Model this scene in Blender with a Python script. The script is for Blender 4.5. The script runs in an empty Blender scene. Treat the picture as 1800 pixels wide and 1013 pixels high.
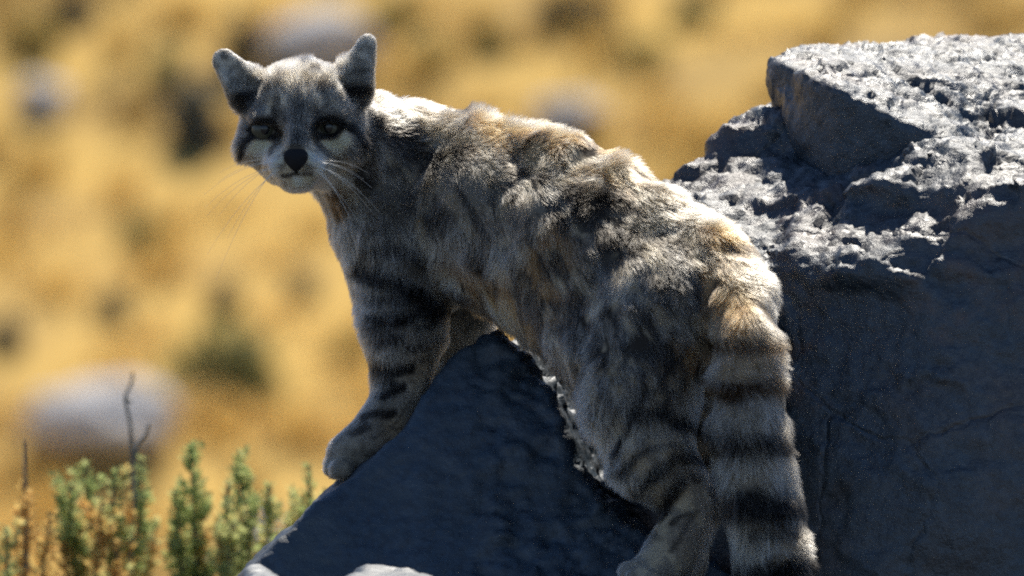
import bpy, bmesh, math, random
import numpy as np
from mathutils import Vector, kdtree

random.seed(7)
RNG = np.random.default_rng(7)
sc = bpy.context.scene
COL = sc.collection

# ------------------------------------------------------------------ camera
CAM_D, CAM_Z, VIEW_W = 12.0, 0.70, 0.84        # metres: distance to the cat, height, width of view there
S = VIEW_W / 1800.0
cam_d = bpy.data.cameras.new('camera')
cam = bpy.data.objects.new('camera', cam_d); COL.objects.link(cam)
cam.location = (0, -CAM_D, CAM_Z); cam.rotation_euler = (math.radians(90), 0, 0)
cam_d.sensor_width = 36; cam_d.lens = 36 * CAM_D / VIEW_W
cam_d.clip_start = 0.1; cam_d.clip_end = 6000
cam_d.dof.use_dof = True; cam_d.dof.focus_distance = CAM_D - 0.02; cam_d.dof.aperture_fstop = 9.5
sc.camera = cam

# ------------------------------------------------------------------ sky, sun, exposure
SUN = Vector((0.11, 0.55, 0.83)).normalized()   # direction towards the sun: behind, right, high
elev = math.asin(SUN.z); azim = math.atan2(SUN.x, SUN.y)
w = bpy.data.worlds.new('World'); sc.world = w; w.use_nodes = True
nt = w.node_tree; bg = nt.nodes['Background']
sky = nt.nodes.new('ShaderNodeTexSky'); sky.sky_type = 'NISHITA'; sky.sun_disc = False
sky.sun_elevation = elev; sky.sun_rotation = azim; sky.altitude = 4000; sky.air_density = 1.0; sky.dust_density = 0.5
nt.links.new(sky.outputs[0], bg.inputs[0]); bg.inputs[1].default_value = 0.128
sun_d = bpy.data.lights.new('sun', 'SUN'); sun_d.energy = 5.0; sun_d.angle = math.radians(0.53); sun_d.color = (1.0, 0.94, 0.84)
sun = bpy.data.objects.new('sun', sun_d); COL.objects.link(sun)
sun.rotation_euler = (-SUN).to_track_quat('-Z', 'Y').to_euler(); sun.location = (3, 6, 8)
sc.view_settings.view_transform = 'Standard'; sc.view_settings.look = 'None'
sc.view_settings.exposure = 0.5; sc.view_settings.gamma = 1.0
sc.cycles.use_denoising = False
sc.cycles.sample_clamp_indirect = 2.0
sc.cycles.max_bounces = 10; sc.cycles.transparent_max_bounces = 8
sc.cycles.filter_width = 2.1

# ------------------------------------------------------------------ helpers
def P(px, py, y=0.0):
    """A place in the scene, laid out on the plane of the cat; y = metres behind that plane."""
    f = S * (CAM_D + y) / CAM_D
    return np.array([(px - 900) * f, y, CAM_Z - (py - 506.5) * f])
def to_px(X):
    f = S * (CAM_D + X[:, 1]) / CAM_D
    return 900 + X[:, 0] / f, 506.5 - (X[:, 2] - CAM_Z) / f
def tag(o, label=None, cat=None, group=None, kind=None):
    if label: o['label'] = label
    if cat: o['category'] = cat
    if group: o['group'] = group
    if kind: o['kind'] = kind
    return o
def empty(name, loc):
    o = bpy.data.objects.new(name, None); COL.objects.link(o); o.location = loc; o.empty_display_size = 0.05
    return o
def link(name, me, mat=None, parent=None, smooth=True):
    o = bpy.data.objects.new(name, me); COL.objects.link(o)
    if mat: me.materials.append(mat)
    if smooth and me.polygons: me.polygons.foreach_set('use_smooth', [True] * len(me.polygons))
    if parent:
        o.parent = parent; o.matrix_parent_inverse = parent.matrix_basis.inverted()
    return o
def mesh_np(name, V, F):
    me = bpy.data.meshes.new(name)
    V = np.asarray(V, np.float32); F = np.asarray(F, np.int32); k = F.shape[1]
    me.vertices.add(len(V)); me.vertices.foreach_set('co', V.ravel())
    me.loops.add(F.size); me.loops.foreach_set('vertex_index', F.ravel())
    me.polygons.add(len(F)); me.polygons.foreach_set('loop_start', np.arange(len(F), dtype=np.int32) * k)
    me.update(calc_edges=True)
    return me
def hash3(i, j, k, seed):
    h = (i * 374761393 + j * 668265263 + k * 1274126177 + seed * 974711) & 0xffffffff
    h = ((h ^ (h >> 13)) * 1274126177) & 0xffffffff
    h = (h ^ (h >> 16)) & 0xffff
    return h.astype(np.float32) / 65535.0
def vnoise(X, freq, seed=0):
    """value noise, -1..1, X (n,3) in metres"""
    Q = np.asarray(X, np.float64) * freq + 1000.37
    I = np.floor(Q).astype(np.int64); f = (Q - I).astype(np.float32); f = f * f * f * (f * (f * 6 - 15) + 10)
    out = 0
    for a in (0, 1):
        wa = f[:, 0] if a else 1 - f[:, 0]
        for b in (0, 1):
            wb = f[:, 1] if b else 1 - f[:, 1]
            for c in (0, 1):
                wc = f[:, 2] if c else 1 - f[:, 2]
                out = out + wa * wb * wc * hash3(I[:, 0] + a, I[:, 1] + b, I[:, 2] + c, seed)
    return out * 2 - 1
def fbm(X, freq, octaves=4, seed=0, gain=0.5):
    o, a = 0, 1.0
    for k in range(octaves):
        o = o + a * vnoise(X, freq * 2.03 ** k, seed + k * 17); a *= gain
    return o
def facets(X, freq, seed=0, tilt=0.55):
    """cells of random height and tilt: broken rock"""
    Q = np.asarray(X, np.float64) * freq + 500.3; I = np.floor(Q).astype(np.int64); best = np.full(len(Q), 1e9); val = np.zeros(len(Q))
    for a in (-1, 0, 1):
        for b in (-1, 0, 1):
            for c in (-1, 0, 1):
                J = I + np.array([a, b, c]); r = [hash3(J[:, 0], J[:, 1], J[:, 2], seed + k) for k in range(6)]
                off = J + np.stack(r[:3], 1) - Q; d = (off ** 2).sum(1); m = d < best; best[m] = d[m]
                v = (r[3] - .5) - tilt * (off[:, 0] * (r[4] - .5) + off[:, 1] * (r[5] - .5) + off[:, 2] * (r[3] - .5)) * 2
                val[m] = v[m]
    return val
def smin(a, b, k):
    h = np.clip(0.5 + 0.5 * (b - a) / k, 0, 1)
    return b * (1 - h) + a * h - k * h * (1 - h)
def smax(a, b, k): return -smin(-a, -b, k)
def d_cone(X, a, b, ra, rb):
    ba = b - a; t = np.clip(((X - a) @ ba) / (ba @ ba), 0, 1)
    q = X - a - t[..., None] * ba
    return np.sqrt((q * q).sum(-1)) - (ra + (rb - ra) * t)
def d_ell(X, c, r):
    q = (X - c); k0 = np.sqrt(((q / r) ** 2).sum(-1)); k1 = np.sqrt(((q / (r * r)) ** 2).sum(-1)) + 1e-9
    return k0 * (k0 - 1) / k1
def surface_nets(D, org, h):
    """one closed skin round the negative part of a sampled distance field"""
    neg = D < 0
    c = np.zeros(tuple(n - 1 for n in D.shape), np.uint8)
    offs = [(a, b, e) for a in (0, 1) for b in (0, 1) for e in (0, 1)]
    for a, b, e in offs:
        c += neg[a:D.shape[0] - 1 + a, b:D.shape[1] - 1 + b, e:D.shape[2] - 1 + e]
    I = np.argwhere((c > 0) & (c < 8)); idx = -np.ones(c.shape, np.int32); idx[tuple(I.T)] = np.arange(len(I))
    corner = {o: D[I[:, 0] + o[0], I[:, 1] + o[1], I[:, 2] + o[2]] for o in offs}
    acc = np.zeros((len(I), 3)); n = np.zeros(len(I))
    for o in offs:
        for ax in range(3):
            if o[ax]: continue
            o2 = list(o); o2[ax] = 1; o2 = tuple(o2)
            d0, d1 = corner[o], corner[o2]; m = (d0 < 0) != (d1 < 0)
            t = np.where(m, d0 / np.where(m, d0 - d1, 1), 0)
            p = np.tile(np.array(o, float), (len(I), 1)); p[:, ax] += t
            acc += p * m[:, None]; n += m
    V = (I + acc / n[:, None]) * h + org
    F = []
    for ax in range(3):
        u, v = [(1, 2), (2, 0), (0, 1)][ax]
        sl0 = [slice(None)] * 3; sl1 = [slice(None)] * 3; sl0[ax] = slice(0, -1); sl1[ax] = slice(1, None)
        a, b = neg[tuple(sl0)], neg[tuple(sl1)]
        E = np.argwhere(a != b); E = E[(E[:, u] > 0) & (E[:, v] > 0) & (E[:, u] < c.shape[u]) & (E[:, v] < c.shape[v])]
        def cell(du, dv):
            q = E.copy(); q[:, u] -= du; q[:, v] -= dv; return idx[tuple(q.T)]
        Q = np.stack([cell(1, 1), cell(0, 1), cell(0, 0), cell(1, 0)], 1)
        flip = ~a[tuple(E.T)]; Q[flip] = Q[flip][:, ::-1]
        F.append(Q)
    F = np.concatenate(F); F = F[(F >= 0).all(1)]
    return V, F
def relax(V, F, n=2, lam=0.5):
    for _ in range(n):
        A = np.zeros_like(V); c = np.zeros(len(V))
        for k in range(4):
            for j in (1, 3):
                np.add.at(A, F[:, k], V[F[:, (k + j) % 4]]); np.add.at(c, F[:, k], 1)
        V = V + lam * (A / np.maximum(c, 1)[:, None] - V)
    return V
def vnormals(V, F):
    fn = np.cross(V[F[:, 2]] - V[F[:, 0]], V[F[:, 3]] - V[F[:, 1]]); N = np.zeros_like(V)
    for k in range(4): np.add.at(N, F[:, k], fn)
    return N / (np.linalg.norm(N, axis=1)[:, None] + 1e-12)

# ------------------------------------------------------------------ materials
def new_mat(name):
    m = bpy.data.materials.new(name); m.use_nodes = True; return m, m.node_tree, m.node_tree.nodes['Principled BSDF']
def ramp(nt, fac, stops):
    r = nt.nodes.new('ShaderNodeValToRGB'); e = r.color_ramp.elements
    while len(e) < len(stops): e.new(0.5)
    for el, (p, c) in zip(e, stops): el.position = p; el.color = (*c, 1)
    nt.links.new(fac, r.inputs[0]); return r.outputs[0]
def noise(nt, scale, detail=6, rough=0.6, vec=None, w=None):
    n = nt.nodes.new('ShaderNodeTexNoise'); n.inputs['Scale'].default_value = scale
    n.inputs['Detail'].default_value = detail; n.inputs['Roughness'].default_value = rough
    if vec is not None: nt.links.new(vec, n.inputs['Vector'])
    return n.outputs[0]
def gco(nt):
    return nt.nodes.new('ShaderNodeNewGeometry').outputs['Position']
def rock_mat(name, c0, c1, c2, rough=0.5, bump=0.004, scale=1.0, stain=None, crack=0.0):
    m, nt, b = new_mat(name); g = gco(nt)
    col = ramp(nt, noise(nt, 9 * scale, 8, 0.65, g), [(0.33, c0), (0.5, c1), (0.68, c2)])
    sp = ramp(nt, noise(nt, 160 * scale, 3, 0.6, g), [(0.35, (0.55, 0.55, 0.55)), (0.62, (1.25, 1.2, 1.15))])
    mx = nt.nodes.new('ShaderNodeMix'); mx.data_type = 'RGBA'; mx.blend_type = 'MULTIPLY'; mx.inputs[0].default_value = 1
    nt.links.new(col, mx.inputs[6]); nt.links.new(sp, mx.inputs[7])
    st = ramp(nt, noise(nt, 5.5 * scale, 9, 0.72, g), [(0.5, (0, 0, 0)), (0.62, (1, 1, 1))])
    ms = nt.nodes.new('ShaderNodeMix'); ms.data_type = 'RGBA'; nt.links.new(st, ms.inputs[0]); nt.links.new(mx.outputs[2], ms.inputs[6]); ms.inputs[7].default_value = (*(stain or c2), 1)
    nt.links.new(ms.outputs[2], b.inputs['Base Color'])
    b.inputs['Specular IOR Level'].default_value = 0.85 if rough < .6 else 0.3
    rr = ramp(nt, noise(nt, 45 * scale, 4, 0.6, g), [(0.3, (rough - .1,) * 3), (0.7, (rough + .13,) * 3)])
    nt.links.new(rr, b.inputs['Roughness'])
    bp = nt.nodes.new('ShaderNodeBump'); bp.inputs['Strength'].default_value = 0.8; bp.inputs['Distance'].default_value = bump
    hgt = noise(nt, 110 * scale, 6, 0.65, g)
    if crack:
        vo = nt.nodes.new('ShaderNodeTexVoronoi'); vo.feature = 'DISTANCE_TO_EDGE'; vo.inputs['Scale'].default_value = 6
        wv = nt.nodes.new('ShaderNodeMix'); wv.data_type = 'VECTOR'; wv.inputs[0].default_value = .12; nt.links.new(g, wv.inputs[4])
        nz = nt.nodes.new('ShaderNodeTexNoise'); nz.inputs['Scale'].default_value = 7; nz.inputs['Detail'].default_value = 6; nt.links.new(g, nz.inputs['Vector']); nt.links.new(nz.outputs['Color'], wv.inputs[5])
        nt.links.new(wv.outputs[1], vo.inputs['Vector'])
        cr = ramp(nt, vo.outputs['Distance'], [(0.0, (0, 0, 0)), (0.022, (1, 1, 1))])
        ad = nt.nodes.new('ShaderNodeMath'); ad.operation = 'MULTIPLY_ADD'; nt.links.new(cr, ad.inputs[0]); ad.inputs[1].default_value = crack; nt.links.new(hgt, ad.inputs[2]); hgt = ad.outputs[0]
    nt.links.new(hgt, bp.inputs['Height']); nt.links.new(bp.outputs[0], b.inputs['Normal'])
    return m
M_rock = rock_mat('dark_volcanic_rock', (0.010, 0.026, 0.044), (0.019, 0.034, 0.05), (0.05, 0.042, 0.04), 0.45, 0.004, 1.0, (0.07, 0.042, 0.032), 0.5)
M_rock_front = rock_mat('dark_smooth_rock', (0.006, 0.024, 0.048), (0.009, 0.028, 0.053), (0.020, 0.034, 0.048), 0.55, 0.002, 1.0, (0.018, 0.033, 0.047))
M_pale = rock_mat('pale_field_rock', (0.42, 0.41, 0.40), (0.5, 0.49, 0.48), (0.58, 0.56, 0.55), 0.8, 0.01, 0.4)

# ------------------------------------------------------------------ terrain
SLOPE, D0, ZB = 0.30, 35.0, -0.5
def ground_z(x, d):
    """height of the ground; d = metres from the camera along the view"""
    d = np.asarray(d, float); x = np.asarray(x, float)
    t = np.clip((d - 15) / 15, 0, 1); z = ZB * t * t * (3 - 2 * t)
    r = np.clip(d - D0, 0, None); rise = np.where(r < 110, SLOPE * r, SLOPE * 110 + 25 * (1 - np.exp(-(r - 110) / 250)))
    rise = rise * np.where(r < 1.5, r / 1.5, 1)
    z = z + rise + 0.004 * x * np.clip(r, 0, 60) / 20
    z = z + 0.05 * np.sin(x * 1.3 + d * 0.7) * np.sin(d * 0.9 - x * 0.4) * np.clip((d - 20) / 10, 0, 1)
    far = np.clip((d - 60) / 200, 0, 1); z = z + far * 6 * np.sin(x / 60 + 1.3) * np.sin(d / 75)
    return z
def axis(lo, hi, fine_lo, fine_hi, step, grow):
    a = list(np.arange(fine_lo, fine_hi + 1e-6, step)); s = step
    while a[-1] < hi: s *= grow; a.append(a[-1] + s)
    s = step; b = [fine_lo]
    while b[-1] > lo: s *= grow; b.append(b[-1] - s)
    return np.array(b[:0:-1] + a)
gx = axis(-2500, 2500, -5, 5, 0.2, 1.12); gd = axis(-2500, 2500, 0, 50, 0.2, 1.12)
GX, GD = np.meshgrid(gx, gd)
V = np.stack([GX.ravel(), GD.ravel() - CAM_D, ground_z(GX, GD).ravel()], 1)
nx = len(gx); ii, jj = np.meshgrid(np.arange(len(gd) - 1), np.arange(nx - 1), indexing='ij'); q = (ii * nx + jj).ravel()
m, nt, b = new_mat('dry_grassland'); g = gco(nt)
c1 = ramp(nt, noise(nt, 1.3, 6, 0.6, g), [(0.3, (0.27, 0.19, 0.085)), (0.45, (0.48, 0.31, 0.09)), (0.62, (0.58, 0.375, 0.10)), (0.75, (0.42, 0.30, 0.13))])
sx = nt.nodes.new('ShaderNodeSeparateXYZ'); nt.links.new(g, sx.inputs[0])
mr = nt.nodes.new('ShaderNodeMapRange'); mr.inputs[1].default_value = 8; mr.inputs[2].default_value = 18; nt.links.new(sx.outputs[1], mr.inputs[0])
low_bounce_soil = ramp(nt, noise(nt, 3.0, 8, 0.7, g), [(0.35, (0.05, 0.047, 0.045)), (0.65, (0.11, 0.10, 0.09))])  # unseen near ground made dark to keep warm bounce off the shaded sides
mxs = nt.nodes.new('ShaderNodeMix'); mxs.data_type = 'RGBA'; nt.links.new(mr.outputs[0], mxs.inputs[0]); nt.links.new(low_bounce_soil, mxs.inputs[6]); nt.links.new(c1, mxs.inputs[7])
nt.links.new(mxs.outputs[2], b.inputs['Base Color']); b.inputs['Roughness'].default_value = 0.95; b.inputs['Specular IOR Level'].default_value = 0.1
o = link('ground', mesh_np('ground', V, np.stack([q, q + 1, q + nx + 1, q + nx], 1)), m)
tag(o, kind='structure', label='dry straw coloured hillside rising behind the rocks')

def on_hill(px, py):
    """the spot of the slope seen along a line of sight"""
    d = 39.0
    for _ in range(40):
        x = (px - 900) * S * d / CAM_D; zr = CAM_Z - (py - 506.5) * S * d / CAM_D
        d += (zr - float(ground_z(x, d))) * 3.2 if d > 33 else 1.0
    return x, d, float(ground_z(x, d))

# grass tussocks on the slope: one mass nobody could count
def mat_leafy(name, stops, trans=0.35, scale=3.0):
    m, nt, b = new_mat(name); out = nt.nodes['Material Output']
    at = nt.nodes.new('ShaderNodeAttribute'); at.attribute_name = 'tint'
    col = ramp(nt, at.outputs['Fac'], stops)
    b.inputs['Roughness'].default_value = 0.7; b.inputs['Specular IOR Level'].default_value = 0.25
    tr = nt.nodes.new('ShaderNodeBsdfTranslucent'); mix = nt.nodes.new('ShaderNodeMixShader'); mix.inputs[0].default_value = trans
    nt.links.new(col, b.inputs['Base Color']); nt.links.new(col, tr.inputs[0])
    nt.links.new(b.outputs[0], mix.inputs[1]); nt.links.new(tr.outputs[0], mix.inputs[2]); nt.links.new(mix.outputs[0], out.inputs[0])
    return m
def blades(cen, hgt, rad, nb, tint, width=0.006):
    """tufts of bent blades; arrays of centres, heights, radii"""
    n = len(cen); k = nb
    a = RNG.uniform(0, 2 * math.pi, (n, k)); rr = rad[:, None] * np.sqrt(RNG.uniform(0, 1, (n, k))) * 0.45
    base = cen[:, None, :] + np.stack([rr * np.cos(a), rr * np.sin(a), np.zeros((n, k)) - 0.02], -1)
    hh = hgt[:, None] * RNG.uniform(0.55, 1.1, (n, k)); lean = rad[:, None] * RNG.uniform(0.3, 1.0, (n, k))
    dirx, diry = np.cos(a), np.sin(a)
    mid = base + np.stack([dirx * lean * .35, diry * lean * .35, hh * .6], -1)
    tip = base + np.stack([dirx * lean, diry * lean, hh], -1)
    side = np.stack([-diry, dirx, np.zeros_like(dirx)], -1) * width
    V = np.stack([base - side, base + side, mid + side * .8, mid - side * .8, tip], 2).reshape(-1, 3)
    i0 = np.arange(n * k) * 5
    F = np.concatenate([np.stack([i0, i0 + 1, i0 + 2], 1), np.stack([i0, i0 + 2, i0 + 3], 1), np.stack([i0 + 3, i0 + 2, i0 + 4], 1)])
    T = np.repeat((tint[:, None] + RNG.normal(0, .06, (n, k))).ravel(), 5)
    return V, F, T
def tinted(name, V, F, T, mat, parent=None, smooth=False):
    me = mesh_np(name, V, F); me.attributes.new('tint', 'FLOAT', 'POINT').data.foreach_set('value', np.clip(T, 0, 1).astype(np.float32))
    return link(name, me, mat, parent, smooth)
M_straw = mat_leafy('straw', [(0.0, (0.26, 0.18, 0.07)), (0.35, (0.50, 0.335, 0.10)), (0.7, (0.65, 0.44, 0.135)), (1.0, (0.72, 0.53, 0.22))], 0.45)
n = 3000
tx = RNG.uniform(-6.0, 6.0, n); td = RNG.uniform(32.0, 48.0, n)
tn = fbm(np.stack([tx, td, td * 0], 1), 0.9, 3, 5)
keep = tn > -0.55; tx, td, tn = tx[keep], td[keep], tn[keep]
cen = np.stack([tx, td - CAM_D, ground_z(tx, td)], 1)
V, F, T = blades(cen, RNG.uniform(.07, .16, len(cen)), RNG.uniform(.07, .15, len(cen)), 40, np.clip(0.55 + 0.38 * tn - .3 * np.clip((td - 39.3) / 1.8, 0, 1) + RNG.normal(0, .1, len(cen)), 0, 1))
tag(tinted('dry_grass', V, F, T, M_straw), label='golden dry bunch grass covering the hillside behind the cat', cat='grass', kind='stuff')

# dark shrubs on the slope, each a thing of its own
M_dark = mat_leafy('dark_shrub', [(0, (0.05, 0.055, 0.05)), (0.5, (0.10, 0.105, 0.085)), (1, (0.17, 0.17, 0.12))], 0.25)
M_olive = mat_leafy('olive_shrub', [(0, (0.18, 0.17, 0.06)), (0.5, (0.27, 0.25, 0.085)), (1, (0.38, 0.33, 0.12))], 0.4)
M_bark = rock_mat('grey_bark', (0.06, 0.05, 0.04), (0.10, 0.085, 0.07), (0.14, 0.12, 0.10), 0.85, 0.001, 3)
def tube(path, r0, r1, seg=6):
    path = [np.asarray(p, float) for p in path]; V = []; n = len(path)
    for i, p in enumerate(path):
        t = path[min(i + 1, n - 1)] - path[max(i - 1, 0)]; t /= np.linalg.norm(t) + 1e-9
        u = np.cross(t, (0.3, 0.9, 0.2)); u /= np.linalg.norm(u); v = np.cross(t, u); r = r0 + (r1 - r0) * i / (n - 1)
        for k in range(seg):
            a = 2 * math.pi * k / seg; V.append(p + r * (math.cos(a) * u + math.sin(a) * v))
    F = []
    for i in range(n - 1):
        for k in range(seg):
            k2 = (k + 1) % seg; F.append((i * seg + k, i * seg + k2, (i + 1) * seg + k2, (i + 1) * seg + k))
    return np.array(V), np.array(F)
def hill_shrub(px, py, wpx, hpx, mat, label):
    x, d, z = on_hill(px, py + hpx * 0.5)
    f = S * d / CAM_D; W, H = wpx * f, hpx * f
    root = empty('hill_shrub', (x, d - CAM_D, z - 0.02)); tag(root, label, 'shrub', 'shrubs on the hillside')
    k = 420; th = RNG.uniform(0, 2 * math.pi, k); ph = np.arccos(RNG.uniform(-0.1, 1, k)); rr = RNG.uniform(.55, 1, k) * (1 + .25 * np.sin(3 * th + px))
    c = np.stack([x + W / 2 * rr * np.sin(ph) * np.cos(th), d - CAM_D + W / 2 * rr * np.sin(ph) * np.sin(th), z + H * rr * np.cos(ph)], 1)
    A = RNG.normal(0, 1, (k, 3)); B = RNG.normal(0, 1, (k, 3)); L = 0.16 * (W + H) * .5
    A *= L / np.linalg.norm(A, axis=1)[:, None]; B *= L * .55 / np.linalg.norm(B, axis=1)[:, None]
    V = np.stack([c - A, c + B, c + A, c - B], 1).reshape(-1, 3); i0 = np.arange(k) * 4
    tinted('foliage', V, np.stack([i0, i0 + 1, i0 + 2, i0 + 3], 1), np.repeat(RNG.uniform(0, 1, k), 4), mat, root)
    Vt, Ft = tube([(x, d - CAM_D, z - .05), (x + W * .05, d - CAM_D, z + H * .3), (x - W * .05, d - CAM_D, z + H * .7)], W * .05, W * .02)
    link('stem', mesh_np('stem', Vt, Ft), M_bark, root)
for a in [
    (345, 200, 105, 130, M_dark, 'dark bushy shrub on the hillside beside the cat\'s face'),
    (200, 540, 60, 60, M_dark, 'small round dark shrub alone in bright yellow grass'),
    (392, 520, 62, 56, M_dark, 'small dark shrub halfway between the round shrub and the chest of the cat'),
    (530, 503, 56, 54, M_dark, 'small dark shrub just beside the striped foreleg'),
    (12, 588, 64, 64, M_dark, 'dark shrub just uphill of the broad pale grey stone'),
    (606, 612, 54, 44, M_olive, 'low brownish shrub close to the striped forearm'),
    (400, 630, 210, 110, M_olive, 'broad olive green shrub on the slope beyond the foreleg'),
    (425, 75, 66, 120, M_dark, 'tall dark shrub beyond the tip of the cat\'s ear'),
    (1005, 18, 150, 60, M_dark, 'wide dark shrub high on the slope above the cat\'s back'),
    (125, 15, 100, 50, M_dark, 'dark shrub high on the slope away from the rocks'),
    (250, 410, 80, 60, M_olive, 'faint olive shrub in the grass level with the cat\'s chin'),
    (1215, 20, 90, 40, M_olive, 'olive shrub high on the slope beside the jagged slab'),
    (760, 100, 70, 60, M_olive, 'olive shrub on the slope just above the cat\'s neck'),
    (55, 60, 110, 60, M_olive, 'greyish olive shrub high on the slope beside a dull pale stone'),
    (690, 25, 90, 50, M_olive, 'olive shrub high on the slope straight above the cat\'s ear tip'),
    (860, 70, 70, 50, M_olive, 'small olive shrub on the slope above the cat\'s shoulder'),
    (1130, 90, 110, 46, M_olive, 'brownish low shrub on the slope between the cat\'s back and the slab'),
    (290, 120, 80, 70, M_olive, 'olive shrub uphill from the dark bushy one'),
]: hill_shrub(*a)
def field_stone(px, py, wpx, hpx, label, seed):
    x, d, z = on_hill(px, py + hpx * .45); f = S * d / CAM_D; W, H = wpx * f, hpx * f
    bm = bmesh.new(); bmesh.ops.create_icosphere(bm, subdivisions=4, radius=1)
    X = np.array([v.co[:] for v in bm.verts]); r = 1 + .22 * fbm(X, 1.3, 4, seed)
    X = np.sign(X) * np.abs(X) ** .85 * r[:, None] * np.array([W / 2, W * .8, H * .62])
    for v, c in zip(bm.verts, X): v.co = (c[0] + x, c[1] + d - CAM_D, c[2] + z + H * .36)
    me = bpy.data.meshes.new('field_stone'); bm.to_mesh(me); bm.free()
    tag(link('field_stone', me, M_pale), label, 'rock', 'pale stones on the hillside')
field_stone(185, 735, 270, 115, 'broad pale grey stone on the hillside behind the leafy bushes', 3)
field_stone(560, 75, 185, 105, 'pale stone on the slope behind the cat\'s head, between its ears', 9)
field_stone(1000, 205, 130, 62, 'low pale stone on the slope just above the cat\'s back', 14)
field_stone(75, 170, 90, 60, 'dull pale stone on the slope far from the rocks', 21)
field_stone(455, 940, 110, 60, 'small pale stone low on the slope beside the smooth boulder', 31)

# ------------------------------------------------------------------ boulders
def grid(lo, hi, h):
    lo = np.asarray(lo); n = np.ceil((np.asarray(hi) - lo) / h).astype(int) + 1
    ax = [lo[i] + np.arange(n[i]) * h for i in range(3)]
    X = np.stack(np.meshgrid(*ax, indexing='ij'), -1)
    return X, lo, n
def hull_planes(pts):
    bm = bmesh.new()
    for p in pts: bm.verts.new(p)
    bmesh.ops.convex_hull(bm, input=bm.verts); bm.normal_update()
    c = np.mean(np.array(pts), 0); PL = []
    for f in bm.faces:
        n = np.array(f.normal); d = n @ np.array(f.verts[0].co)
        if n @ c > d: n, d = -n, -d
        if not any(np.allclose(n, q[0], atol=1e-3) and abs(d - q[1]) < 1e-4 for q in PL): PL.append((n, d))
    bm.free(); return PL
def d_hull(X, planes, k):
    D = None
    for n, d in planes:
        e = X @ n - d; D = e if D is None else smax(D, e, k)
    return D
def boulder(name, label, sdf, lo, hi, h, mat, amps, rough_up, seed):
    X, org, n = grid(lo, hi, h); D = sdf(X.reshape(-1, 3)).reshape(n).astype(np.float32)
    for ax in range(3):
        sl = [slice(None)] * 3
        for e in (0, -1): sl[ax] = e; D[tuple(sl)] = np.maximum(D[tuple(sl)], 0.01); sl[ax] = slice(None)
    V, F = surface_nets(D, org, h); V = relax(V, F, 1)
    N = vnormals(V, F); up = np.clip(N[:, 2] * 1.2 + 0.25, 0, 1) if rough_up else 1.0
    disp = 0
    for f, a, kind in amps:
        nz = facets(V + .15 / f * np.stack([vnoise(V, f * 2, 3), vnoise(V, f * 2, 4), vnoise(V, f * 2, 5)], 1), f, seed) if kind in 'fu' else fbm(V * np.array([1, 1, 1.5]), f, 3, seed + int(f))
        if kind == 'u': nz = nz * np.clip(N[:, 2] * 2 - .1, 0, 1) * (V[:, 0] > -.03)
        if kind == 'r': nz = 1 - 2 * np.abs(nz)
        if kind == 't': nz = np.round(nz * 2.5) / 2.5 * .7 + nz * .3
        disp = disp + a * nz
    V = V + N * (disp * up if rough_up else disp)[:, None]
    o = link(name, mesh_np(name, V, F), mat); tag(o, label, 'rock'); return o

# smooth dark boulder the cat stands on: a ridge whose crest runs under the belly
CREST = [(300, 1160), (420, 1016), (470, 968), (522, 925), (560, 880), (600, 848), (660, 800), (715, 752), (752, 690), (786, 630), (830, 597),
         (866, 574), (892, 580), (916, 610), (940, 652), (968, 702), (992, 750), (1008, 795), (1036, 840), (1076, 880), (1116, 918), (1170, 950), (1300, 1010), (1420, 1160)]
def d_poly(u, v, pts):
    d = np.full(u.shape, 1e9); ins = np.zeros(u.shape, bool); n = len(pts)
    for i in range(n):
        ax, ay = pts[i]; bx, by = pts[(i + 1) % n]; ex, ey = bx - ax, by - ay; wx, wy = u - ax, v - ay
        t = np.clip((wx * ex + wy * ey) / (ex * ex + ey * ey), 0, 1)
        d = np.minimum(d, (wx - ex * t) ** 2 + (wy - ey * t) ** 2)
        c = ((ay > v) != (by > v)) & (u < (bx - ax) * (v - ay) / (by - ay + 1e-12) + ax); ins ^= c
    return np.where(ins, -1, 1) * np.sqrt(d)
def sdf_front(X):
    px, py = to_px(X); y = X[:, 1]
    far = np.clip(y - 0.02, 0, None)
    d = d_poly(px - far * 560, py - far * 330, CREST + [(1600, 2100), (150, 2100)]) * S
    front = (0.02 - 0.10 * np.clip((py - 600) / 420, -0.2, 3.0) - y) * 0.95
    d = smax(d, front, 0.006); d = smax(d, y - 0.26, 0.03)
    # low step jutting out in front of the face, the ledge under the hind foot, a knob behind the tail
    d = smin(d, d_hull(X, PL1, 0.003), 0.006); d = smin(d, d_hull(X, PL4, 0.003), 0.006)
    d = smin(d, d_hull(X, PL2, 0.012), 0.01)
    return d + 0.0055 * fbm(X, 11, 3, 3)
PL1 = hull_planes([P(634, 984, -.30), P(660, 992, -.30), P(728, 996, -.30), P(590, 1046, -.5), P(800, 1046, -.5), P(560, 1130, -.2), P(500, 1130, -.52), P(830, 1130, -.2), P(860, 1130, -.52), P(400, 2010, -.05), P(400, 2010, -.55), P(1000, 2010, -.55), P(1000, 2010, -.05)])
PL4 = hull_planes([P(440, 1000, -.30), P(468, 1004, -.30), P(436, 1046, -.5), P(520, 1046, -.5), P(400, 1100, -.25), P(400, 1100, -.52), P(560, 1100, -.25), P(560, 1100, -.52), P(250, 2010, -.05), P(250, 2010, -.55), P(700, 2010, -.55), P(700, 2010, -.05)])
PL2 = hull_planes([P(1030, 1042, -.12), P(1040, 1044, -.33), P(1330, 1046, -.12), P(1360, 1050, -.33), P(980, 2010, -.05), P(980, 2010, -.42), P(1420, 2010, -.42), P(1420, 2010, -.05)])
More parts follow.
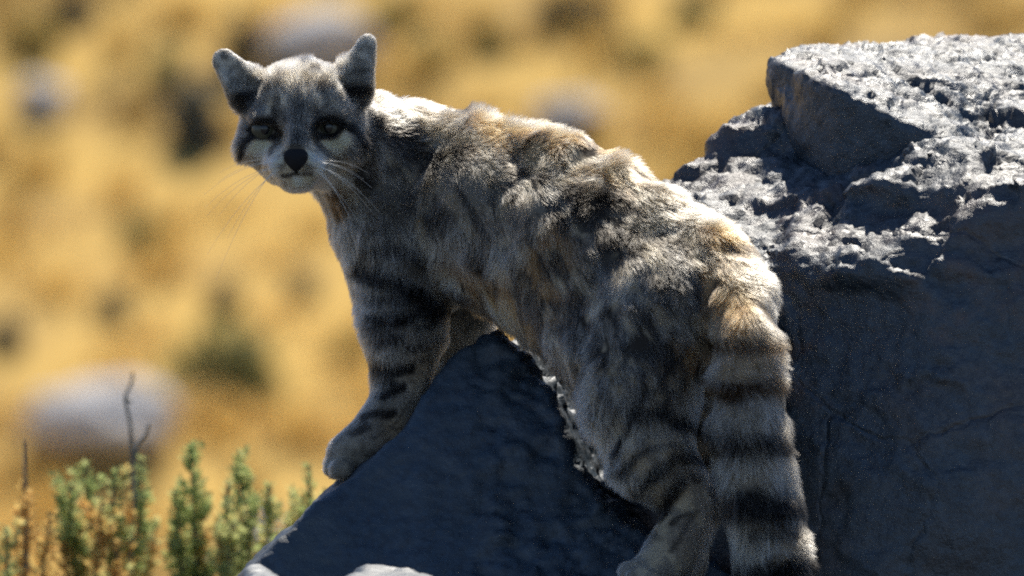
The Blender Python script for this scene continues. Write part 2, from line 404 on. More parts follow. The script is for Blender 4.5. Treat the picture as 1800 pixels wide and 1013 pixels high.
boulder('boulder', 'smooth dark boulder with a shaded face, ridge running under the cat\'s belly', sdf_front, (-.42, -.57, -0.02), (.34, .30, .70), 0.0045, M_rock_front,
        [(60, .0009, 'n'), (150, .0009, 'n'), (45, .006, 'u'), (100, .004, 'u')], False, 11)

# large rough boulder with a sunlit top
Bm = [P(1080, 600, .02), P(1345, 476, -.05), P(1500, 492, -.07), P(1700, 415, -.08), P(1840, 300, -.06), P(2050, 290, -.06),
      P(1100, 380, .12), P(1160, 322, .16), P(1290, 205, .22), P(1350, 195, .25), P(2050, 190, .26), P(1350, 205, .5), P(2050, 200, .5),
      P(1120, 2010, .02), P(1500, 2010, -.14), P(2080, 2010, -.14), P(1100, 2010, .4), P(2080, 2010, .5), P(1480, 900, -.125), P(2050, 900, -.125), P(1300, 900, -.045)]
Bb = [P(1450, 352, .0), P(1560, 284, .035), P(1640, 276, .035), P(1745, 296, .035), P(2050, 290, .035), P(1450, 484, -.075), P(1680, 436, -.085), P(1560, 500, -.085), P(1745, 355, -.08),
      P(1460, 600, .0), P(2050, 600, .0), P(1560, 420, .09), P(2050, 400, .10), P(1830, 300, -.07), P(2050, 300, -.07)]
PB1, PB2 = hull_planes(Bm), hull_planes(Bb)
def sdf_big(X):
    d = smin(d_hull(X, PB1, .012), d_hull(X, PB2, .01), .012)
    px, py = to_px(X)
    top = np.clip((560 - py) / 120, 0, 1)
    return d + (0.005 + 0.007 * top) * fbm(X * np.array([1, 1, 1.6]), 13, 3, 8) + 0.0 * top
boulder('boulder', 'large rough boulder with glaring sunlit top and dark shaded front beside the tail', sdf_big, (.06, -.16, -0.02), (.62, .55, .87), 0.0045, M_rock,
        [(16, .010, 'f'), (42, .0042, 'f'), (110, .0026, 'f'), (190, .0014, 'n')], True, 23)
Sl = [P(1358, 98, .22), P(1392, 112, .15), P(1480, 165, .085), P(1600, 222, .07), P(1724, 290, .065), P(2060, 480, .065),
      P(1346, 150, .22), P(1352, 195, .22), P(1452, 345, .10), P(1720, 340, .12), P(2060, 520, .12),
      P(1400, 90, .44), P(1490, 74, .48), P(1660, 60, .50), P(1800, 70, .50), P(2060, 72, .50), P(1400, 260, .46), P(2060, 260, .50)]
PSl = hull_planes(Sl)
def sdf_slab(X):
    d = d_hull(X, PSl, .006)
    return d + 0.005 * fbm(X * np.array([1, 1, 1.4]), 16, 3, 4)
boulder('rock_slab', 'jagged slab resting on top of the large boulder, dark undercut front edge', sdf_slab, (.19, .03, .66), (.60, .56, .93), 0.004, M_rock,
        [(16, .007, 'f'), (42, .0035, 'f'), (110, .0026, 'f'), (190, .0014, 'n')], True, 37)

# ------------------------------------------------------------------ the cat
def prim(k, *a):  # k: blend in pixels
    return (k,) + a
def cone(px0, py0, y0, r0, px1, py1, y1, r1, k=22): return ('c', P(px0, py0, y0), P(px1, py1, y1), r0 * S, r1 * S, k * S)
def ell(px, py, y, rx, rz, ry, k=22): return ('e', P(px, py, y), np.array([rx * S, ry, rz * S]), k * S)
def flat(*a, k=10):
    c = cone(*a[:8]); return ('f',) + c[1:5] + (a[8] * S,)
PARTS = {
 'trunk': [ell(745, 392, .085, 116, 165, .062, 40), cone(770, 375, .075, 128, 885, 388, .03, 152, 40), cone(885, 392, .03, 150, 1025, 450, -.045, 144, 40), cone(1025, 450, -.045, 144, 1175, 545, -.12, 134, 40),
           cone(690, 395, .07, 84, 735, 430, .05, 88, 40), cone(730, 257, .085, 68, 840, 277, .045, 64, 40), cone(840, 277, .045, 64, 950, 293, .0, 60, 30), cone(950, 293, .0, 60, 1005, 306, -.025, 60, 30), cone(1005, 306, -.025, 60, 1070, 345, -.055, 58, 30), cone(1070, 345, -.055, 58, 1150, 396, -.09, 58, 30), cone(1150, 394, -.09, 60, 1250, 464, -.135, 60, 30), cone(1250, 464, -.135, 60, 1303, 532, -.165, 56, 30),
           cone(930, 480, -.005, 84, 1065, 610, -.13, 84, 40)],
 'neck': [cone(590, 235, .045, 80, 712, 312, .085, 122, 40), cone(605, 300, .04, 50, 672, 380, .06, 78, 40)],
 'head': [ell(533, 206, .018, 106, 84, .053, 22), ell(530, 168, .000, 84, 44, .026, 30), ell(454, 254, .004, 38, 36, .022, 26), ell(608, 252, .004, 40, 38, .022, 26), ell(523, 286, -.028, 58, 39, .028, 22),
          ell(500, 294, -.050, 28, 22, .013, 10), ell(543, 294, -.050, 28, 22, .013, 10), ell(522, 319, -.044, 30, 18, .014, 12),
          cone(530, 195, -.026, 32, 520, 262, -.054, 18, 20), ell(470, 206, -.018, 34, 13, .012, 14), ell(580, 204, -.018, 34, 13, .012, 14), ell(525, 288, .005, 66, 42, .03, 30)],
 'ear': [flat(438, 162, .004, 39, 394, 107, .016, 22, 8), flat(617, 160, .004, 39, 645, 77, .016, 18, 8)],
 'foreleg': [cone(690, 420, .045, 92, 712, 560, .035, 72, 40), cone(712, 560, .035, 72, 704, 690, .03, 45, 25), cone(704, 690, .03, 46, 678, 748, .022, 44, 20),
             cone(678, 748, .022, 44, 612, 800, .012, 38, 20), ell(590, 818, .022, 22, 21, .010, 8), ell(592, 822, .006, 23, 20, .010, 8), ell(600, 826, -.008, 22, 18, .009, 8), ell(594, 812, .036, 21, 19, .010, 8),
             cone(800, 430, .14, 80, 800, 560, .15, 60, 40), cone(800, 560, .15, 58, 770, 690, .15, 42, 25), cone(770, 690, .15, 42, 735, 745, .14, 38, 20), cone(735, 745, .14, 38, 690, 778, .13, 34, 20)],
 'hindleg': [cone(1168, 565, -.150, 106, 1120, 705, -.18, 90, 55), cone(1120, 705, -.18, 90, 1142, 800, -.195, 68, 30), cone(1142, 800, -.195, 68, 1222, 888, -.185, 46, 25),
             cone(1222, 888, -.185, 46, 1180, 975, -.215, 42, 18), cone(1180, 975, -.215, 42, 1140, 1010, -.235, 36, 16),
             ell(1112, 1010, -.25, 24, 21, .010, 8), ell(1124, 1016, -.262, 24, 20, .010, 8), ell(1142, 1020, -.268, 22, 19, .010, 8), ell(1108, 1006, -.234, 22, 19, .010, 8),
             cone(1250, 560, -.075, 110, 1235, 720, -.085, 75, 40), cone(1235, 720, -.085, 66, 1228, 870, -.08, 40, 25), cone(1228, 870, -.08, 40, 1205, 985, -.10, 36, 14), cone(1205, 985, -.10, 36, 1170, 1012, -.125, 32, 12)],
 'tail': [cone(1285, 520, -.17, 58, 1312, 600, -.215, 50, 24), cone(1312, 600, -.215, 55, 1316, 760, -.235, 61, 14), cone(1316, 760, -.235, 61, 1338, 900, -.24, 62, 14), cone(1338, 900, -.24, 62, 1364, 1030, -.245, 62, 14),
          cone(1364, 1030, -.245, 56, 1400, 1150, -.26, 44, 14)],
}
CARVE = [flat(437, 159, -.009, 33, 396, 110, .007, 16, 4), flat(615, 157, -.009, 32, 643, 82, .007, 13, 4), ell(466, 229, -.036, 25, 11, .020, 4), ell(577, 226, -.036, 27, 12, .020, 4)]
def d_prim(X, p):
    if p[0] == 'f':      # a cone squashed front to back
        sc_ = np.array([1, 2.0, 1]); return d_cone(X * sc_, p[1] * sc_, p[2] * sc_, p[3], p[4]) * .7
    return d_cone(X, p[1], p[2], p[3], p[4]) if p[0] == 'c' else d_ell(X, p[1], p[2])
def box_of(p, pad):
    if p[0] in 'cf':
        r = max(p[3], p[4]); return np.minimum(p[1], p[2]) - r - pad, np.maximum(p[1], p[2]) + r + pad
    return p[1] - p[2] - pad, p[1] + p[2] + pad
H = 0.0024
lo = P(345, 1230, .0) + np.array([0, -.33, 0]); hi = P(1475, 30, 0) + np.array([0, .23, 0])
nn = np.ceil((hi - lo) / H).astype(int) + 1
D = np.full(nn, 0.06, np.float32)
axs = [lo[i] + np.arange(nn[i]) * H for i in range(3)]
def stamp(p, carve=False):
    k = p[-1]; a, bb = box_of(p, k + 0.012)
    i0 = np.clip(np.floor((a - lo) / H).astype(int), 0, nn - 1); i1 = np.clip(np.ceil((bb - lo) / H).astype(int) + 1, 1, nn)
    sl = tuple(slice(i0[i], i1[i]) for i in range(3))
    X = np.stack(np.meshgrid(*[axs[i][i0[i]:i1[i]] for i in range(3)], indexing='ij'), -1)
    e = d_prim(X, p)
    D[sl] = smax(D[sl], -e, k) if carve else smin(D[sl], e, k)
for part in PARTS.values():
    for p in part: stamp(p)
for p in CARVE: stamp(p, True)
CV, CF = surface_nets(D, lo, H); CV = relax(CV, CF, 2); CN = vnormals(CV, CF)
del D
PN = list(PARTS)
def part_of(X):
    ds = np.stack([np.min(np.stack([d_prim(X, p) for p in PARTS[n]]), 0) + (0.003 if n in ('trunk', 'neck') else 0) for n in PN], 1)
    return np.argmin(ds, 1)
def lin(r, g, b): return np.array([((c / 255) / 12.92 if c <= 10 else (((c / 255) + .055) / 1.055) ** 2.4) for c in (r, g, b)])
C_GREY, C_ASH, C_DARK, C_BLACK = np.array([.25, .24, .225]), np.array([.42, .395, .35]), np.array([.055, .05, .046]), np.array([.018, .017, .017])
C_OCHRE, C_CREAM, C_WHITE, C_RUST = np.array([.50, .29, .12]), np.array([.58, .48, .36]), np.array([.76, .66, .50]), np.array([.30, .17, .08])
def seg_dist(px, py, pts):
    d = np.full(px.shape, 1e9)
    for (ax, ay), (bx, by) in zip(pts[:-1], pts[1:]):
        ex, ey = bx - ax, by - ay; t = np.clip(((px - ax) * ex + (py - ay) * ey) / (ex * ex + ey * ey + 1e-9), 0, 1)
        d = np.minimum(d, np.hypot(px - ax - t * ex, py - ay - t * ey))
    return d
# base coat by place on the body: (px, py, colour, weight)
COAT = {
 'trunk': [(700, 180, C_ASH), (780, 190, C_CREAM), (870, 215, C_OCHRE), (960, 230, C_OCHRE * 1.1), (1080, 290, C_OCHRE), (1180, 350, C_CREAM * .9), (1290, 420, C_OCHRE * 1.15), (1350, 500, C_CREAM),
           (760, 280, C_ASH), (860, 320, C_ASH), (960, 340, C_ASH * .9), (1060, 380, C_ASH * .85), (1150, 410, C_ASH), (680, 350, C_GREY), (720, 440, C_GREY * .7), (800, 430, C_GREY * 1.1), (880, 450, C_ASH * .8), (960, 450, C_OCHRE * .8), (1050, 480, C_GREY * .9),
           (810, 520, C_RUST * 1.2), (860, 540, C_OCHRE), (930, 540, C_OCHRE * .85), (1000, 600, C_GREY), (1180, 480, C_GREY), (1250, 520, C_ASH * .8), (800, 600, C_RUST), (620, 440, C_CREAM), (610, 480, C_ASH)],
 'neck': [(680, 190, C_ASH), (760, 230, C_CREAM), (690, 250, C_GREY), (650, 300, C_GREY * .8), (620, 330, C_DARK), (590, 370, C_RUST * .5), (600, 420, C_DARK), (700, 330, C_ASH), (680, 400, C_GREY * .7), (580, 350, C_CREAM)],
 'head': [(530, 115, C_ASH * .9), (470, 120, C_ASH * .9), (600, 120, C_ASH * .9), (530, 155, C_GREY), (490, 175, C_ASH), (570, 170, C_ASH), (527, 200, C_GREY * .6), (525, 240, C_GREY * .5), (430, 215, C_GREY * .6), (640, 210, C_GREY * .5), (440, 190, C_GREY * .7), (500, 215, C_GREY * .7), (550, 215, C_GREY * .7), (460, 195, C_GREY), (590, 190, C_GREY),
          (455, 262, C_WHITE * 1.15), (468, 256, C_WHITE * 1.1), (595, 248, C_WHITE * 1.15), (580, 252, C_WHITE * 1.1), (430, 290, C_CREAM), (490, 295, C_WHITE), (550, 295, C_WHITE), (520, 330, C_WHITE * 1.2), (500, 322, C_WHITE * 1.1), (545, 322, C_WHITE * 1.1), (460, 310, C_CREAM), (600, 290, C_CREAM), (620, 270, C_GREY), (640, 250, C_DARK), (415, 250, C_GREY), (480, 255, C_ASH), (570, 262, C_ASH)],
 'ear': [(400, 110, C_ASH * 1.1), (420, 140, C_ASH), (430, 176, C_DARK), (640, 80, C_ASH * 1.1), (625, 120, C_ASH * .8), (620, 170, C_DARK), (640, 190, C_GREY * .7)],
 'foreleg': [(690, 430, C_GREY * .7), (640, 500, C_ASH), (700, 540, C_GREY), (750, 480, C_GREY * .8), (760, 560, C_ASH), (700, 620, C_GREY), (740, 650, C_CREAM * .8), (690, 700, C_ASH * .8), (700, 760, C_CREAM * .8), (620, 790, C_ASH * .8), (590, 820, C_ASH * .85), (650, 760, C_GREY)],
 'hindleg': [(1150, 500, C_GREY), (1100, 560, C_GREY * .9), (1200, 560, C_ASH * .8), (1050, 640, C_GREY), (1020, 690, C_ASH), (1120, 650, C_GREY * .9), (1210, 650, C_OCHRE * .8), (1220, 700, C_ASH), (1080, 780, C_ASH * .8), (1180, 790, C_ASH * .8), (1130, 880, C_ASH * .8), (1230, 880, C_ASH * .75 + C_OCHRE * .1), (1220, 950, C_ASH * .7 + C_OCHRE * .15), (1120, 1000, C_ASH * .8)],
 'tail': [(1340, 480, C_CREAM), (1300, 540, C_OCHRE * .9), (1360, 560, C_CREAM), (1320, 640, C_CREAM * .9), (1320, 720, C_ASH), (1330, 830, C_ASH), (1350, 960, C_ASH), (1380, 1060, C_ASH)],
}
# coat markings, with crease shade painted in at thigh and tail: part -> (path, half width, colour, strength)
MARKS = {
 'foreleg': [([(625, 478), (670, 490), (720, 512), (780, 540)], 17, C_BLACK, 1), ([(640, 450), (690, 440), (760, 470)], 12, C_DARK, .8), ([(645, 560), (690, 570), (735, 552), (772, 560)], 13, C_BLACK, 1), ([(660, 600), (700, 600)], 13, C_DARK, 1),
             ([(655, 642), (690, 652), (725, 650)], 12, C_BLACK, 1), ([(715, 620), (765, 600)], 8, C_DARK, .8), ([(668, 695), (710, 680)], 9, C_BLACK, 1), ([(640, 738), (690, 722)], 9, C_DARK, 1), ([(690, 745), (730, 700)], 4, C_DARK, .6), ([(655, 765), (705, 752)], 4, C_DARK, .6), ([(630, 520), (670, 528), (730, 535)], 9, C_DARK, .9), ([(640, 585), (665, 580)], 7, C_BLACK, .9), ([(730, 580), (768, 575)], 7, C_BLACK, .9), ([(660, 668), (690, 672)], 7, C_BLACK, .9), ([(735, 640), (755, 625)], 5, C_DARK, .7), ([(615, 765), (650, 752)], 6, C_DARK, .8)],
 'hindleg': [([(1110, 735), (1160, 732), (1215, 752), (1250, 765)], 16, C_BLACK, 1), ([(1080, 810), (1098, 760), (1115, 738)], 8, C_BLACK, 1), ([(1245, 812), (1190, 806), (1150, 835), (1112, 870)], 12, C_BLACK, 1), ([(1195, 850), (1165, 885), (1148, 915)], 12, C_BLACK, 1), ([(1120, 800), (1150, 785), (1200, 780)], 6, C_DARK, .9),
             ([(1215, 598), (1180, 650), (1150, 680), (1112, 715)], 6, C_BLACK, .9), ([(1225, 900), (1195, 935), (1180, 970)], 4, C_DARK, .7), ([(1060, 640), (1090, 600)], 9, C_DARK, .5), ([(1240, 640), (1215, 690)], 9, C_DARK, .4), ([(1050, 700), (1080, 660)], 8, C_DARK, .4), ([(1110, 930), (1160, 945)], 8, C_DARK, .5), ([(1070, 840), (1100, 830), (1130, 800)], 8, C_BLACK, .9), ([(1235, 845), (1215, 838)], 7, C_BLACK, .9), ([(1180, 920), (1215, 900)], 5, C_DARK, .8), ([(1130, 690), (1180, 700)], 7, C_DARK, .7), ([(1060, 760), (1085, 720)], 7, C_DARK, .7), ([(1258, 815), (1262, 930)], 6, C_BLACK, .8)],  # includes crevice shade painted as dark lines along the thigh and beside the tail
 'tail': [([(1240, 612), (1400, 606)], 15, C_RUST * .35, .9), ([(1240, 688), (1400, 684)], 19, C_RUST * .25, 1), ([(1240, 785), (1400, 780)], 24, C_DARK * .7, 1), ([(1260, 900), (1420, 890)], 34, C_BLACK, 1), ([(1325, 946), (1420, 942)], 11, C_DARK, .9), ([(1290, 1016), (1440, 1002)], 24, C_BLACK, 1), ([(1290, 1085), (1460, 1075)], 24, C_BLACK, 1), ([(1250, 560), (1260, 500)], 7, C_DARK, .7)],  # last stroke is painted shade in the crevice between tail and haunch
 'neck': [([(662, 337), (690, 330)], 9, C_WHITE, .9), ([(588, 345), (605, 375), (618, 412)], 20, C_RUST * .25, .95), ([(640, 270), (625, 300), (650, 340)], 14, C_BLACK, .8), ([(660, 210), (655, 260)], 11, C_DARK, .8), ([(690, 300), (720, 280), (735, 250)], 9, C_DARK, .6), ([(655, 380), (690, 410)], 16, C_DARK, .7)],
 'trunk': [([(588, 345), (605, 375), (618, 412)], 20, C_RUST * .25, .95), ([(662, 337), (690, 330)], 9, C_WHITE, .9), ([(695, 397), (716, 390)], 5, C_WHITE, .8), ([(770, 240), (745, 262)], 8, C_WHITE, .7), ([(650, 410), (700, 430), (750, 470)], 14, C_DARK, .8), ([(760, 300), (745, 350), (760, 420)], 11, C_DARK, .6), ([(720, 340), (700, 380)], 13, C_DARK, .6), ([(930, 520), (960, 490)], 6, C_DARK, .8), ([(905, 500), (920, 470)], 5, C_DARK, .7), ([(980, 540), (1010, 500)], 6, C_DARK, .7), ([(880, 340), (930, 300)], 9, C_DARK, .5), ([(980, 330), (1040, 350)], 10, C_DARK, .5),
           ([(1060, 340), (1130, 375)], 13, C_DARK, .7), ([(1070, 440), (1090, 500)], 16, C_DARK, .7), ([(1180, 420), (1240, 430)], 8, C_DARK, .5), ([(840, 250), (860, 300)], 6, C_DARK, .4)],
 'head': [([(447, 260), (476, 254)], 13, C_CREAM * 1.5, .9), ([(570, 252), (606, 248)], 13, C_CREAM * 1.5, .9), ([(436, 288), (470, 302)], 9, C_CREAM, .8), ([(492, 168), (500, 182)], 4, C_WHITE, .8), ([(513, 158), (516, 172)], 4, C_WHITE, .8), ([(535, 160), (537, 174)], 4, C_WHITE, .7), ([(553, 166), (562, 182)], 5, C_WHITE, .8), ([(476, 180), (470, 196)], 5, C_WHITE * .8, .8), ([(585, 178), (596, 190)], 5, C_WHITE * .7, .7), ([(500, 140), (560, 138)], 6, C_WHITE * .8, .6),
          ([(446, 236), (430, 252), (421, 282)], 7, C_BLACK, 1), ([(600, 216), (622, 228), (638, 252)], 8, C_BLACK, 1), ([(489, 236), (487, 250), (474, 270)], 6, C_DARK, .9), ([(551, 232), (556, 250), (578, 272)], 6, C_DARK, .9), ([(438, 275), (455, 292), (470, 294)], 4, C_DARK, .7), ([(580, 285), (620, 270)], 5, C_DARK, .6),
          ([(440, 228), (455, 213), (478, 214), (492, 234), (478, 242), (455, 240), (440, 228)], 7.5, C_BLACK, 1), ([(550, 230), (560, 212), (585, 208), (606, 220), (590, 238), (562, 240), (550, 230)], 7.5, C_BLACK, 1),
          ([(485, 205), (480, 190), (488, 172)], 5, C_DARK, .8), ([(520, 205), (520, 175)], 13, C_DARK, .6), ([(560, 200), (553, 178)], 5, C_DARK, .7), ([(497, 309), (520, 307), (549, 309)], 4, C_DARK, .95), ([(521, 290), (521, 306)], 3.5, C_BLACK, 1),
          ([(485, 150), (500, 140)], 7, C_DARK, .7), ([(545, 142), (585, 150)], 7, C_DARK, .7), ([(520, 262), (520, 240)], 11, C_DARK, .5), ([(500, 290), (485, 292)], 2, C_DARK, .5)],
 'ear': [([(422, 172), (452, 170)], 10, C_BLACK, .9), ([(596, 162), (645, 160)], 11, C_BLACK, .9), ([(625, 190), (648, 230)], 12, C_DARK, .7), ([(612, 128), (650, 122)], 4, C_DARK, .6), ([(420, 150), (450, 145)], 4, C_DARK, .5)],
}
# broken streaks of the flank and haunch
rs = random.Random(5)
for part_, x0, x1, y0, y1, cnt in (('trunk', 800, 1120, 300, 560, 46), ('hindleg', 1040, 1230, 480, 720, 26), ('trunk', 1100, 1300, 420, 600, 16)):
    for _ in range(cnt):
        a, b_ = rs.uniform(x0, x1), rs.uniform(y0, y1); L_ = rs.uniform(14, 34); an = rs.uniform(.7, 1.3) if part_ == 'trunk' else rs.uniform(1.1, 1.9)
        MARKS[part_].append(([(a, b_), (a - L_ * math.cos(an) * -1, b_ + L_ * math.sin(an))], rs.uniform(3, 6.5), C_DARK * rs.uniform(.6, 1.2), rs.uniform(.6, .95)))
cs, sn = math.cos(.95), math.sin(.95)     # streaks lie along the hair: rearwards and down
STREAK = np.array([[cs * .55, 0, sn], [0, .8, 0], [-sn * .55, 0, cs]])
def coat(X, part, rnd=None):
    px, py = to_px(X); C = np.zeros((len(X), 3))
    wob = fbm(X, 55, 2, 91) * 7; wob2 = fbm(X, 55, 2, 57) * 7
    for i, n in enumerate(PN):
        m = part == i
        if not m.any(): continue
        x, y = px[m], py[m]; W = 0; A = 0
        for cx, cy, c in COAT[n]:
            wt = 1.0 / ((x - cx) ** 2 + (y - cy) ** 2 + (60 if n == 'head' else 150)) ** (2.2 if n in ('head', 'ear') else 1.6); W = W + wt; A = A + wt[:, None] * c
        A = A / W[:, None]
        if n == 'head':                            # broken dark flecks over the crown
            f = (np.clip((fbm(X[m], 120, 2, 44) + .08) * 3.2, 0, .92) * np.clip((190 - y) / 40, 0, 1))[:, None]; A = A * (1 - f) + C_DARK * f
        if n in ('trunk', 'neck', 'hindleg'):      # mottled, shaggy coat
            mo = fbm((X[m] + .004 * np.stack([vnoise(X[m], 90, 1), vnoise(X[m], 90, 2), vnoise(X[m], 90, 3)], 1)) @ STREAK, 62, 3, 33); f = (np.clip((mo + .02) * 3.4, 0, .94) * (np.clip((760 - y) / 60, .15, 1) if n == 'hindleg' else 1))[:, None]; A = A * (1 - f) + C_DARK * f
            mo = fbm(X[m] @ STREAK, 85, 2, 71); f = np.clip((mo - .12) * 2.4, 0, .8)[:, None]; A = A * (1 - f) + C_WHITE * .85 * f
        else:
            A = A * np.clip(1 + (.55 if n == 'head' else .4) * fbm(X[m], 150, 2, 12), .2, 2)[:, None]
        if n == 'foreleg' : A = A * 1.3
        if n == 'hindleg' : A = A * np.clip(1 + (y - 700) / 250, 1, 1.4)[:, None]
        sc_ = .25 if n in ('head', 'ear') else 1.0
        for pts, hw, c, st in MARKS[n]:
            dd = seg_dist(x + wob[m] * sc_, y + wob2[m] * sc_, pts); f = st * np.clip((hw * 1.25 - dd) / (hw * .55), 0, 1)[:, None]
            A = A * (1 - f) + c * f
        C[m] = A
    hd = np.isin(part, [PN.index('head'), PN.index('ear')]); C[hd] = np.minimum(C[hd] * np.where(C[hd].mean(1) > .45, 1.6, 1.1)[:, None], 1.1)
    return np.clip(C * np.array([.74, .70, .63]), .008, .9)

cat = empty('cat', P(1100, 1040, -.15)); tag(cat, 'grey striped wild cat standing across the rocks, looking back, thick banded tail', 'cat')
me = mesh_np('body', CV, CF)
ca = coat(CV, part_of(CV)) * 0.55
me.attributes.new('coat', 'FLOAT_COLOR', 'POINT').data.foreach_set('color', np.concatenate([ca, np.ones((len(ca), 1))], 1).astype(np.float32).ravel())
m, nt, b = new_mat('cat_skin'); at = nt.nodes.new('ShaderNodeAttribute'); at.attribute_name = 'coat'
nt.links.new(at.outputs['Color'], b.inputs['Base Color']); b.inputs['Roughness'].default_value = .9; b.inputs['Specular IOR Level'].default_value = .1
body = link('body', me, m, cat)

# fur: lie of the coat and its length by place: (px, py, y, dx, dpy, dy, length mm, lift)
LIE = [
 (520, 250, -.06, 0, -1, .6, 4, .25), (528, 200, -.04, 0, -1, .5, 6, .35), (530, 150, -.03, 0, -1, .6, 9, .5), (530, 112, .01, .1, -.7, 1, 13, .8), (470, 120, .0, -.2, -.7, 1, 12, .7), (600, 118, .0, .2, -.7, 1, 12, .7),
 (466, 200, -.03, -.3, -.9, .5, 5, .35), (580, 198, -.03, .3, -.9, .5, 5, .35), (425, 215, -.005, -.6, .3, 1, 8, .4), (645, 215, -.005, .6, .3, 1, 9, .4),
 (455, 258, -.02, -.8, .5, .6, 8, .35), (600, 256, -.02, .8, .5, .6, 8, .35), (420, 275, .0, -.7, .7, .6, 13, .45), (635, 275, .0, .6, .8, .6, 14, .45), (440, 300, -.01, -.4, .9, .5, 12, .4), (600, 305, -.01, .4, .9, .5, 12, .4),
 (495, 290, -.06, -.7, .6, .4, 4, .3), (548, 290, -.06, .7, .6, .4, 4, .3), (522, 328, -.05, 0, 1, .4, 6, .4), (480, 225, -.03, -.2, .5, .3, 3, .2), (565, 225, -.03, .2, .5, .3, 3, .2), (466, 240, -.03, -.3, .8, .3, 4, .25), (578, 238, -.03, .3, .8, .3, 4, .25),
 (400, 105, .01, -.1, -1, 0, 2.5, .3), (415, 140, .01, -.2, -1, 0, 3, .3), (430, 165, .0, -.2, -1, -.1, 5, .4), (640, 80, .01, .1, -1, 0, 2.5, .3), (630, 120, .01, .1, -1, 0, 3, .3), (622, 165, .0, .1, -1, -.1, 5, .4), (660, 190, .03, .7, -.2, .6, 14, .6),
 (680, 200, .05, .8, .3, .1, 14, .36), (650, 290, .03, .5, .85, .1, 14, .36), (610, 360, .02, .1, 1, 0, 15, .45), (720, 260, .05, .9, .45, 0, 15, .36), (700, 350, .03, .5, .85, 0, 14, .36),
 (780, 190, .06, .95, .25, -.1, 15, .36), (900, 215, .02, .95, .3, -.3, 15, .36), (1050, 270, -.03, .85, .5, -.3, 15, .36), (1200, 370, -.1, .75, .65, -.3, 15, .36), (1320, 460, -.14, .5, .9, -.2, 15, .36),
 (800, 350, .02, .6, .8, -.1, 13, .36), (950, 380, -.04, .65, .75, -.2, 14, .36), (1080, 430, -.1, .5, .85, -.1, 13, .36), (840, 500, .0, .2, 1, 0, 14, .34), (930, 530, -.02, .45, .9, 0, 14, .34), (860, 570, .0, .3, .95, 0, 15, .34),
 (1180, 500, -.22, .25, .97, 0, 15, .36), (1100, 600, -.23, .2, 1, 0, 15, .36), (1040, 660, -.22, .25, 1, .1, 12, .35), (1220, 620, -.22, .1, 1, 0, 14, .36), (1110, 760, -.26, .1, 1, .1, 15, .35), (1200, 800, -.24, .6, .8, .1, 13, .35), (1240, 890, -.22, .1, 1, 0, 9, .35), (1190, 960, -.25, -.4, .9, -.3, 7, .3), (1120, 1005, -.26, -.9, .4, -.3, 5, .25), (1270, 960, -.1, 0, 1, 0, 8, .3),
 (660, 430, .0, .1, 1, 0, 13, .38), (720, 470, .0, .2, 1, 0, 13, .36), (640, 500, .02, -.05, 1, 0, 11, .38), (710, 580, -.01, 0, 1, 0, 11, .35), (705, 680, .0, -.1, 1, 0, 8, .32), (670, 750, .0, -.8, .6, 0, 6, .3), (600, 805, .0, -.9, .5, -.1, 5, .28), (780, 620, .13, 0, 1, 0, 12, .35),
 (1340, 520, -.2, .3, 1, -.1, 11, .38), (1315, 600, -.25, 0, 1, 0, 15, .45), (1316, 760, -.26, .02, 1, 0, 15, .5), (1340, 900, -.28, .1, 1, 0, 16, .5), (1370, 1030, -.28, .15, 1, 0, 15, .5),
]
LP = np.array([P(a[0], a[1], a[2]) for a in LIE]); LD = np.array([(a[3], a[5], -a[4]) for a in LIE], float); LD /= np.linalg.norm(LD, axis=1)[:, None]
LL = np.array([a[6] for a in LIE]) * .001; LF = np.array([a[7] for a in LIE])
def lie(X):
    A = np.zeros((len(X), 5)); W = np.zeros(len(X))
    src = np.concatenate([LD, LL[:, None], LF[:, None]], 1)
    for p, s in zip(LP, src):
        wt = 1.0 / (((X - p) ** 2).sum(1) + 6e-5) ** 2; W += wt; A += wt[:, None] * s
    A /= W[:, None]; return A[:, :3], A[:, 3], A[:, 4]
EYES = [P(466, 228, -.0125), P(577, 225, -.0125)]; NOSE = P(520, 272, -.066)
def scatter(n):
    tri = np.concatenate([CF[:, [0, 1, 2]], CF[:, [0, 2, 3]]])
    area = np.linalg.norm(np.cross(CV[tri[:, 1]] - CV[tri[:, 0]], CV[tri[:, 2]] - CV[tri[:, 0]]), axis=1)
    cx, cy = to_px(CV[tri[:, 0]]); hd = (cx < 665) & (cy < 345); area = area * np.where(hd, 3.0, 1.0)
    t = tri[RNG.choice(len(tri), n, p=area / area.sum())]
    r1, r2 = np.sqrt(RNG.uniform(0, 1, n)), RNG.uniform(0, 1, n); w0, w1, w2 = 1 - r1, r1 * (1 - r2), r1 * r2
    X = CV[t[:, 0]] * w0[:, None] + CV[t[:, 1]] * w1[:, None] + CV[t[:, 2]] * w2[:, None]
    N = CN[t[:, 0]] * w0[:, None] + CN[t[:, 1]] * w1[:, None] + CN[t[:, 2]] * w2[:, None]
    N /= np.linalg.norm(N, axis=1)[:, None]
    return X, N
def strand_dir(X, N):
    d, L, lf = lie(X)
    t = d - N * (d * N).sum(1)[:, None]; t /= np.linalg.norm(t, axis=1)[:, None] + 1e-6
    jit = np.stack([fbm(X, 45, 2, 101), fbm(X, 45, 2, 202), fbm(X, 45, 2, 303)], 1) * .55
    jit = jit * np.clip(L / .012, .2, 1.1)[:, None]
    return t, L, lf, jit
NH = 400000
X, N = scatter(NH)
keep = np.ones(len(X), bool)
for e in EYES:
    q = (X - e) / np.array([25 * S, .03, 12.5 * S]); keep &= (q * q).sum(1) > 1
q = (X - NOSE) / np.array([22 * S, .012, 15 * S]); keep &= (q * q).sum(1) > 1
X, N = X[keep], N[keep]; n = len(X)
GXp, GN = scatter(24000); gt, gL, gl, gj = strand_dir(GXp, GN)
